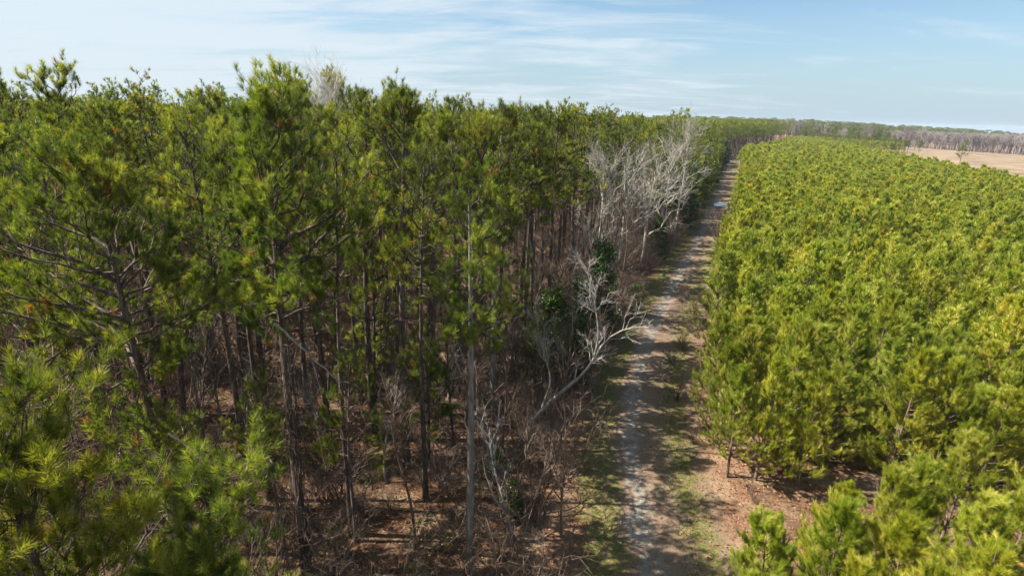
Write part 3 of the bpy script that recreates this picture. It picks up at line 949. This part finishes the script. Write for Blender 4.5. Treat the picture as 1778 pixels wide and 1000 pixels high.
# ------------------------------------------------------------------ dark evergreens in the forest edge
ck = []
for i, (h, R_) in enumerate([(9, 2.0), (6, 1.6), (4, 1.5)]):
    tb, cb = cedar_geometry(600+i, h, R_, 12000 if h > 5 else 6000, 0.085)
    ck.append([('trunk', tb.mesh('evergreen_trunk', [M_TWIG]), None), ('crown', cb.mesh('evergreen_crown', [M_CEDAR]), None)])
for x, y, k_, s, lab in [
        (5.0, 38.2, 0, 0.95, 'dark dense evergreen standing behind the leaning white tree'),
        (3.4, 41.5, 1, 1.1, 'dark evergreen half hidden left of the tallest evergreen'),
        (8.0, 47.0, 0, 1.05, 'dark evergreen below the silvery bare tree'),
        (20.8, 78.0, 1, 1.0, 'dark evergreen at the left verge, halfway down the track'),
        (31.5, 106, 0, 1.0, 'dark evergreen beside the tallest white-limbed bare tree'),
        (39.5, 124, 0, 1.1, 'dark evergreen overhanging the far left verge'),
        (12.8, 55.0, 2, 0.8, 'small bright green bush at the edge of the track'),
        (0.2, 23.6, 2, 0.55, 'low dark green bush at the foot of the pale pole-like pine'),
        (-0.7, 26.3, 2, 0.5, 'green leafy bush just behind the pale pole-like trunk')]:
    place(ck[k_], 'evergreen_tree' if k_ < 2 else 'evergreen_bush', x, y, rz(), lab, 'evergreen', None, (s, s, s))

# ------------------------------------------------------------------ small pines growing under the tall ones
uk = [make_pine_kit(650+i, h=[9.5, 12.0, 7.5, 11.0][i], limbs=26, needles=34, nw=0.018, nl=0.21, secs=5, shoots=4, rad_=[1.9, 1.7, 1.8, 2.3][i], crown=[0.6, 0.42, 0.7, 0.45][i], r0=0.07, stubs=8) for i in range(4)]
_ru = np.random.default_rng(14)
for c, (px_, py_, d_) in enumerate([(600, 680, 22), (470, 720, 19), (260, 610, 17.5), (40, 590, 18), (640, 500, 31), (900, 480, 38),
                                  (740, 620, 28), (300, 520, 33), (820, 470, 42), (960, 520, 44), (930, 590, 35)]):
    q_ = px_measure(px_, py_, d_)
    hh_ = q_[2]+1.2
    kd = c % 4
    s = max(0.55, min(1.35, hh_/[9.5, 12.0, 7.5, 11.0][kd]))
    lab = (['sparse', 'slim', 'short bushy', 'spreading'][kd]+' understory pine ' +
           ['low in front of the tall trunks', 'between the nearer trunks', 'further back between the trunks'][0 if d_ < 20 else 1 if d_ < 30 else 2] +
           [', far left', ', left of centre', ', near the photo centre'][0 if px_ < 350 else 1 if px_ < 660 else 2])
    place(uk[kd], 'small_pine', q_[0], q_[1], float(_ru.uniform(0, 6.28)), lab, 'pine tree', 'small pines under the tall ones', (s, s, s))

# ------------------------------------------------------------------ young pine plantation
yn = [make_young_kit(700+i, h=[7.6, 8.4, 7.0, 8.0, 7.4][i], R_=1.55+0.12*(i % 3), needles=40, nw=0.017, nl=0.20, sub=6, base=0.05) for i in range(5)]
ym = [make_young_kit(720+i, h=[7.6, 8.4, 7.0, 8.0, 7.4][i], R_=1.6, needles=15, nw=0.044, nl=0.25, sub=4, shoot=0.4) for i in range(5)]
print('young kits', round(time.time()-T0, 1))


def plant_zone(x, y):
    s = road_s(x, y)
    lo = np.interp(y, [0, 18, 22, 26, 30, 36, 60, 120, 500], [3.2, 3.4, 4.6, 6.4, 5.9, 5.6, 5.0, 4.9, 4.6])
    return (s > lo) & (x < edge_x(y)) & (y < 505) & ~behind_end(x, y+6)


# foreground young pines, built one by one with real needles
fg = []
for x, y, h, sd, lab in [
        (8.9, 15.0, 7.8, 801, 'closest young pine to the track at the bottom edge of the photo'),
        (11.3, 15.6, 7.6, 802, 'tall-tipped young pine at bottom, second from the track'),
        (13.3, 14.8, 7.7, 803, 'pale green young pine at bottom, third from the track'),
        (16.2, 15.8, 8.2, 804, 'big yellow-green young pine in the bottom right corner'),
        (10.2, 12.9, 7.6, 805, 'young pine cut by the bottom edge, between the two nearest tips'),
        (18.6, 16.8, 8.2, 806, 'young pine right of the big one, cut by the right edge low in the corner'),
        (21.5, 18.8, 8.6, 807, 'young pine at the right edge above the bottom right corner'),
        (12.3, 17.3, 7.2, 810, 'smaller young pine behind the second one, at the near side of the bare lane'),
        (14.6, 17.4, 7.6, 811, 'mid-sized young pine at the near side of the bare lane, above the third one'),
        (15.0, 13.4, 8.0, 812, 'dense young pine cut by the bottom edge, left of the big corner one'),
        (12.2, 12.8, 7.8, 813, 'young pine tip cut by the bottom edge, below the pale green one'),
        (19.6, 20.6, 7.4, 814, 'young pine at the far side of the big corner one, beside the brown thicket'),
        (17.0, 19.6, 6.9, 815, 'small young pine alone in the right part of the bare lane'),
        (12.9, 27.8, 6.8, 808, 'thin-stemmed young pine standing alone at the clearing by the track'),
        (14.5, 27.6, 7.6, 816, 'full young pine just right of the thin-stemmed one at the clearing'),
        (16.6, 26.9, 7.3, 817, 'low-skirted young pine facing the bare lane, third from the clearing'),
        (13.4, 30.6, 7.4, 818, 'upright young pine close behind the thin-stemmed one'),
        (14.0, 34.2, 8.0, 809, 'bright full young pine bulging over the track verge')]:
    kw = dict(needles=85, nw=0.010, nl=0.2, sub=6) if y < 22 else dict(needles=46, nw=0.016, nl=0.2, sub=6)
    if sd == 808: kw.update(base=0.22)
    place(make_young_kit(sd, h=h, R_=1.75, **kw), 'young_pine', x, y, rz(), lab, 'young pine', 'young pines of the plantation')
    fg.append((x, y))
fg = np.array(fg)

PX, PY = jitter_grid(-260, 420, 0, 560, 2.35, 0.33, 0.36, 31)
zone = plant_zone(PX, PY)
PX, PY = PX[zone], PY[zone]
PD = np.hypot(PX, PY); PA = np.degrees(np.arctan2(PX, PY))
dm = np.min(np.hypot(PX[:, None]-fg[:, 0], PY[:, None]-fg[:, 1]), axis=1)
# open lane running right from the track behind the nearest trees
lane = (PY > 16.6) & (PY < 26.4) & (PX < 22.5)
k2 = (PA < 49) & (PA > 0) & (PD > 19.0) & (dm > 1.9) & ~lane & (PY > 13)
k2 &= np.random.default_rng(2).random(len(PX)) < np.where(PD > 250, 0.55, 0.94)
PX, PY, PD, PA = PX[k2], PY[k2], PD[k2], PA[k2]
order = np.argsort(PD)
ind = order[:286]
print('plantation', len(PX), 'individual to', PD[ind[-1]])
ss = road_s(PX, PY)
vr = sorted([i for i in ind if ss[i] < np.interp(PY[i], [18, 26, 36, 60], [6, 9, 7.6, 7.4])], key=lambda i: PY[i])
vrank = {i: n+1 for n, i in enumerate(vr)}
for c, i in enumerate(ind):
    kt = yn[c % 5] if PD[i] < 46 else ym[c % 5]
    s = float(rng.uniform(0.78, 1.16))
    w = float(rng.uniform(1.0, 1.32))
    er = vrank.get(i)
    side = 'right edge' if PA[i] > 38 else 'middle' if PA[i] > 29 else 'track side'
    dep = 'bordering the open lane' if PD[i] < 31 else 'in the near stand' if PD[i] < 45 else 'in the second stand' if PD[i] < 58 else 'in the third stand'
    lab = (f'young pine number {er} from the camera in the row on the right verge' if er else
           f'bushy yellow-green young pine {dep} of the plantation, {side}')
    place(kt, 'young_pine', float(PX[i]), float(PY[i]), rz(), lab, 'young pine',
          'young pines of the right verge' if er else 'young pines of the plantation', (w, w, s), (float(rng.normal()*0.03), float(rng.normal()*0.03)))


def low_young(seed, needles, nw, nl, **kw):
    tb, cb = young_geometry(seed, h=7.6, R_=1.7, needles=needles, nw=nw, nl=nl, sub=4, shoot=0.40, **kw)
    return joined('low_young', [(cb, M_YOUNG)])


ly = [low_young(740+i, 13, 0.060, 0.28, step=0.6, base=0.3) for i in range(5)]
rest = order[286:]
ex, ey = jitter_grid(11, 45, -12, 10.5, 2.3, 0.3, 0.0, 77)
PX = np.r_[PX, ex]; PY = np.r_[PY, ey]; PD = np.hypot(PX, PY)
rest = np.r_[rest, np.arange(len(PX)-len(ex), len(PX))]
scatter('pine_plantation', PX[rest], PY[rest], ly, np.random.default_rng(4).uniform(0.76, 1.14, len(rest)),
        'sea of bushy yellow-green young pines reaching to the field', 'plantation', np.where(PD[rest] > 250, 1.5, 1.2))

# ------------------------------------------------------------------ undergrowth
bk = [brush_geometry(900+i, [2.6, 2.0, 3.2, 1.5, 4.2, 2.4][i], [10, 12, 9, 14, 7, 10][i], leaves=[0, 0, 0, 0, 0, 500][i]) for i in range(6)]
bkits = []
for tb, cb in bk:
    k_ = [('stems', tb.mesh('shrub_stems', [M_TWIG]), None)]
    if cb: k_.append(('foliage', cb.mesh('shrub_foliage', [M_SHRUB]), None))
    bkits.append(k_)
sap = [make_bare_kit(920+i, [M_TWIG, M_GREYBARK, M_TWIG, M_BARK][i], h=[8, 6.5, 10, 12][i], r0=[0.05, 0.045, 0.06, 0.07][i], n1=12, n2=5, n3=4, n4=0, spread=0.7, twig=0.008, first=0.25) for i in range(4)]
rs = np.random.default_rng(55)


def pick_points(n, dmin, dmax, a0, a1, fn, seed, mind=1.0):
    rg = np.random.default_rng(seed)
    out = []
    while len(out) < n:
        a = rad(rg.uniform(a0, a1)); d = math.sqrt(rg.uniform(dmin**2, dmax**2))
        x, y = d*math.sin(a), d*math.cos(a)
        if fn(x, y) and all((x-p)**2+(y-q)**2 > mind**2 for p, q in out): out.append((x, y))
    return out


def forest_fn(x, y):
    if road_s(x, y) > -4.4: return False
    if 22 < y < 36 and road_s(x, y) > -9.5: return (x*12.9898+y*78.233) % 1.0 < 0.45      # thin around the leaning tree
    a_ = math.degrees(math.atan2(x, y)); d_ = math.hypot(x, y)      # open leaf-covered glade between the front trunks
    return not (-33 < a_ < -11 and 19 < d_ < 37 and (x*12.9898+y*78.233) % 1.0 < 0.45)

pts = pick_points(120, 22, 62, -44, 20, forest_fn, 61, 1.4)
for c, (x, y) in enumerate(sorted(pts, key=lambda p: math.hypot(*p))):
    az = math.degrees(math.atan2(x, y)); d = math.hypot(x, y)
    side = 'far left' if az < -30 else 'left' if az < -15 else 'centre' if az < 0 else 'near the track'
    kd = c % 4
    lab = f"{['thin brown', 'slim grey', 'tall brown', 'tallest dark'][kd]} leafless sapling {'close under' if d < 32 else 'further back among' if d < 46 else 'deep among'} the left pines, {side}"
    s = float(rs.uniform(0.8, 1.25))
    place(sap[kd], 'bare_sapling', x, y, float(rs.uniform(0, 6.28)), lab, 'sapling', 'leafless saplings under the pines', (s, s, s), (float(rs.normal()*0.06), float(rs.normal()*0.06)))
pts = pick_points(110, 16.5, 48, -44, 12, forest_fn, 62, 1.2)
for c, (x, y) in enumerate(sorted(pts, key=lambda p: math.hypot(*p))):
    az = math.degrees(math.atan2(x, y)); d = math.hypot(x, y)
    side = 'far left' if az < -30 else 'left' if az < -15 else 'centre' if az < 0 else 'near the track'
    kd = c % 6
    nm = ['knee-high', 'low', 'wide', 'tangled', 'tall', 'sparsely leafed'][kd]
    lab = f"{nm} brown twiggy shrub {'at the front of' if d < 26 else 'in the middle of' if d < 38 else 'at the back of'} the pine forest floor, {side}"
    s = float(rs.uniform(0.7, 1.15))
    place(bkits[kd], 'shrub', x, y, float(rs.uniform(0, 6.28)), lab, 'shrub', 'twiggy shrubs on the forest floor', (s, s, s))
# verge brush on the right of the track
for c, (x, y, s) in enumerate([(12.5, 37.0, 0.9), (12.4, 40.0, 0.9), (13.9, 43.5, 0.9), (15.6, 46.5, 1.0), (17.6, 51.0, 1.0), (19.6, 56.0, 1.0), (20.6, 25.6, 1.0), (23.2, 26.6, 1.2), (13.6, 25.6, 0.6), (11.9, 31.2, 0.7), (33.0, 86.0, 1.4), (35.0, 91.0, 1.5), (36.6, 95.5, 1.4), (38.9, 100, 1.4)]):
    k_ = c % 3 if c < 10 else 4
    lab = ['pinkish brown twiggy thicket on the right verge, nearest', 'brown twiggy thicket on the right verge, second', 'brown twiggy thicket on the right verge, third', 'brown twiggy thicket on the right verge, fourth', 'brown twiggy thicket on the right verge, fifth', 'brown twiggy thicket on the right verge, sixth', 'brown thicket in the open lane at lower right, left one', 'brown thicket in the open lane at lower right, right one', 'small brown bush on bare ground below the thin-stemmed young pine', 'small brown bush on the right verge just past the thin-stemmed young pine',
           'tall bare thicket beside the far plantation edge, first of four', 'tall bare thicket beside the far plantation edge, second of four', 'tall bare thicket beside the far plantation edge, third of four', 'tall bare thicket beside the far plantation edge, last of four'][c]
    place(bkits[k_], 'thicket', x, y, c*1.3, lab, 'thicket', 'bare thickets of the right verge', (s*1.1, s*1.1, s*0.8))

src = [joined('brush_source', [(b[0], M_TWIG)]) for b in bk[:5]]
q = np.array(pick_points(1500, 15, 130, -48, 24, forest_fn, 63, 0.0))
q2 = np.array(pick_points(90, 22, 160, 8, 24, lambda x, y: -6.5 < road_s(x, y) < -4.0, 64, 0.0))
q4 = np.array(pick_points(16, 20, 42, -2, 14, lambda x, y: -7.5 < road_s(x, y) < -5.2, 66, 0.0))
q3 = np.array(pick_points(420, 42, 125, 6, 24, lambda x, y: -9.5 < road_s(x, y) < -4.0, 65, 0.0))
q = np.vstack([q, q2, q4, q3])
scatter('undergrowth', q[:, 0], q[:, 1], src, rs.uniform(0.6, 1.5, len(q)), 'mass of brown twigs and vines between the trunks', 'undergrowth', 1.3)

hs = [joined('verge_source', [(pine_geometry(660+i, h=[7, 10, 8.5][i], limbs=22, needles=14, nw=0.06, nl=0.3, secs=4, shoots=3, rad_=2.0, crown=0.86, r0=0.08, stubs=0)[k_], m_) for k_, m_ in ((0, M_BARK), (2, M_PINE))]) for i in range(3)]
hs.append(joined('verge_source', [(cedar_geometry(670, 8, 2.0, 2600, 0.2)[1], M_CEDAR)]))
rg_ = np.random.default_rng(71)
hy = np.r_[rg_.uniform(98, 330, 290), rg_.uniform(330, 540, 110)]; hsx = rg_.uniform(-9.0, -3.9, len(hy))
hx_ = road_x(hy)+hsx*1.05
scatter('verge_growth', hx_, hy, hs, rg_.uniform(0.6, 1.35, len(hy)), 'dark green growth closing the left verge in the distance', 'undergrowth', 1.25)

# fallen wood -----------------------------------------------------------------------------------
def stick(label, a, b, r, mat, name='fallen_branch', seed=1, tw=5):
    rg = np.random.default_rng(seed)
    a = np.array(a, float); b = np.array(b, float)
    t = np.linspace(0, 1, 9)[:, None]
    P = (b-a)*t; P[1:-1] += rg.normal(size=(7, 3))*0.03*np.linalg.norm(b-a)*0.5
    R = r*(1-0.65*t[:, 0])
    m = MB(); m.tubes(P[None], R[None], 6)
    P1, R1, _ = sprout(rg, P[None], R[None], tw, 0.35, 0.98, 0.7, 0.2, 0.22*np.linalg.norm(b-a), 0.5, npts=4, rfac=0.45, rmin=0.012)
    m.tubes(P1, R1, 4)
    o = mobj(name, m.mesh(name, [mat], True)); o.location = a
    tag(o, label, 'branch')


stick('white broken branch slanting down beside the vine-wrapped trunk', px_plane(476, 562, 18.8), px_plane(592, 664, 19.6), 0.05, M_PALE, 'broken_branch', 1)
stick('short pale branch lying on open red ground at lower left', px_plane(293, 752, 16.5), px_plane(350, 793, 17.2), 0.045, M_PALE, 'broken_branch', 2, 3)
def gp(px, py):
    p = px_plane(px, py, 1.0); t = (H-0.15)/(H-p[2]); return (p[0]*t, t, 0.16)
stick('long grey log lying across the floor between trunks at left', gp(300, 722), gp(462, 714), 0.13, M_GREYBARK, 'fallen_log', 3, 3)
stick('thin fallen stick on red ground at left', gp(560, 640), gp(640, 622), 0.07, M_GREYBARK, 'fallen_branch', 4, 4)
stick('pale log half hidden in leaves below the centre', gp(640, 690), gp(720, 678), 0.1, M_PALE, 'fallen_log', 5, 2)

# ------------------------------------------------------------------ grass and leaves on the ground
def ground_bits():
    rg = np.random.default_rng(91)
    n = 60000
    y = rg.uniform(14, 75, n)*1.0; s = rg.uniform(-4.4, 4.2, n)
    w = np.where(s < -1.2, np.exp(-((s+2.6)/1.1)**2), np.exp(-((s-2.5)/1.0)**2))*(rg.random(n) < np.clip(32/y, 0, 1))
    pat = 0.5+0.5*np.sin(y*1.3+s*2)*np.sin(y*0.47+s)
    k = rg.random(n) < w*(0.25+0.9*pat)
    y, s = y[k], s[k]; n = len(y)
    sl = np.interp(y, RY, _slope); nx = 1/np.sqrt(1+sl**2)
    x = road_x(y)+s*nx; yy = y-sl*nx*s
    pos = np.stack([x, yy, gz(x, yy)+0.03], -1)
    m = MB()
    m.needles(rg, pos, np.c_[rg.normal(size=(n, 2))*0.2, np.ones(n)], 5, 0.10, 0.022, 0.03, 0.1, 0.9, mat=0, brown=0.12)
    tag(mobj('grass', m.mesh('grass', [M_SHRUB])), 'short green and straw-coloured grass tufts along the track', 'grass', kind='stuff')
    n = 70000
    x = rg.uniform(-38, 20, n); y = rg.uniform(13, 62, n)
    k = (rg.random(n) < np.clip(24/y, 0, 1)**1.3)
    s = road_s(x, y); k &= (rg.random(n) < np.clip((np.abs(s)-0.5)/4, 0.03, 1))
    x, y = x[k], y[k]
    m = MB()
    m.leaves(rg, np.stack([x, y, gz(x, y)+0.07+rg.random(len(x))*0.06], -1), 0.07, mat=0, brown=0.0)
    ml, g = new_mat('dead_leaves')
    at = g.n('ShaderNodeAttribute', attribute_name='tv').outputs['Fac']
    c = g.ramp(at, [(0.0, (0.10, 0.05, 0.03)), (0.4, (0.26, 0.125, 0.06)), (0.75, (0.29, 0.16, 0.09)), (1.0, (0.34, 0.22, 0.14))])
    d = g.n('ShaderNodeBsdfDiffuse', i_0=c)
    g.t.links.new(d.outputs[0], g.n('ShaderNodeOutputMaterial').inputs[0])
    tag(mobj('fallen_leaves', m.mesh('fallen_leaves', [ml])), 'brown fallen leaves scattered over the forest floor', 'leaves', kind='stuff')


ground_bits()

# ------------------------------------------------------------------ far woods
def strip(cx0, cy0, cx1, cy1, depth, sp, seed):
    rg = np.random.default_rng(seed)
    L = math.hypot(cx1-cx0, cy1-cy0); n = int(L*depth/(sp*sp))
    t = rg.random(n); w = rg.random(n)*depth
    dx, dy = (cx1-cx0)/L, (cy1-cy0)/L
    return cx0+dx*L*t-dy*w, cy0+dy*L*t+dx*w


far_src = [low_pine(450+i, limbs=28, needles=12, nw=0.26, nl=0.55, secs=4, shoots=2, rad_=3.2, crown=0.5) for i in range(3)]
x1, y1 = strip(165, 470, 290, 640, 120, 6, 1)
scatter('distant_pine_block', x1, y1, far_src, np.random.default_rng(1).uniform(0.9, 1.05, len(x1)), 'dark block of tall pines standing at the end of the track', 'forest', 1.3)
x2, y2 = strip(262, 520, 312, 462, 60, 5.5, 2)
x2b, y2b = strip(275, 590, 385, 565, 110, 6.5, 12)
X2, Y2 = np.r_[x2, x2b], np.r_[y2, y2b]
scatter('distant_mixed_wood', X2, Y2, far_src, np.r_[np.full(len(x2), 0.5), np.random.default_rng(2).uniform(0.5, 0.85, len(x2b))], 'mixed green wood behind the plantation at the left end of the field', 'forest', 1.3)

x9, y9 = strip(255, 500, 285, 450, 40, 3.5, 22)
scatter('distant_young_pines', x9, y9, ly, np.random.default_rng(9).uniform(0.7, 1.2, len(x9)), 'low green strip of young trees between plantation and mixed wood', 'plantation', 1.4)
bb_src = []
for i in range(3):
    tb, b2 = bare_geometry(470+i, h=16, r0=0.2, n1=14, n2=6, n3=5, n4=0, twig=0.06, first=0.3)
    bb_src.append(joined('far_bare', [(tb, M_LILAC), (b2, M_LILAC)]))
x3, y3 = strip(445, 640, 640, 610, 90, 6.0, 3)
x3b, y3b = strip(268, 572, 400, 545, 24, 13, 13)
x3c, y3c = strip(640, 610, 1200, 330, 90, 7, 15)
X3, Y3 = np.r_[x3, x3b, x3c], np.r_[y3, y3b, y3c]
scatter('distant_bare_wood', X3, Y3, bb_src, np.random.default_rng(3).uniform(1.0, 1.4, len(X3)), 'lilac grey line of leafless trees along the far side of the field', 'forest', 1.2)
xs, ys = [], []
for k_, (a, b, c_, d_, dep, sp_) in enumerate([(300, 950, 1300, 700, 160, 14), (350, 1500, 2300, 900, 200, 20), (300, 2600, 3600, 1500, 300, 32), (100, 900, 330, 900, 120, 11)]):
    p, q_ = strip(a, b, c_, d_, dep, sp_, 20+k_); xs.append(p); ys.append(q_)
xs, ys = np.concatenate(xs), np.concatenate(ys)
scatter('horizon_wood', xs, ys, far_src, np.random.default_rng(6).uniform(0.75, 1.15, len(xs))*np.where(np.hypot(xs, ys) > 1400, 1.25, 1), 'thin dark line of woods on the horizon', 'forest', np.where(np.hypot(xs, ys) > 1400, 4.0, 2.0))
# single trees by the field
place(uk[2], 'pine_tree', 283, 362, 1.0, 'lone pine standing in the tan field near its edge', 'pine tree', None, (2.3, 2.3, 1.75))
for i, (x, y, s, lab) in enumerate([(560, 590, 1.25, 'taller dark pine left of centre in the lilac bare tree line'), (700, 560, 1.15, 'taller dark pine right of centre in the lilac bare tree line')]):
    place(mid_k[2+i], 'pine_tree', x, y, 1.0+i, lab, 'pine tree', None, (s*1.3, s*1.3, s))

hm, hg = new_mat('haze_air')
hv = hg.n('ShaderNodeVolumePrincipled', i_Density=0.00010)
hv.inputs['Color'].default_value = (0.74, 0.84, 0.97, 1)
hg.t.links.new(hv.outputs[0], hg.n('ShaderNodeOutputMaterial').inputs['Volume'])
hb = MB()
c8 = np.array([(x, y, z) for x in (-1500, 4600) for y in (-400, 4200) for z in (-170, 30)], float)
hb.add(c8, np.array([(0, 1, 3, 2), (4, 6, 7, 5), (0, 4, 5, 1), (2, 3, 7, 6), (0, 2, 6, 4), (1, 5, 7, 3)]))
tag(mobj('haze', hb.mesh('haze', [hm])), 'thin pale air that greys the distant woods', kind='stuff')

print('script', round(time.time()-T0, 1))
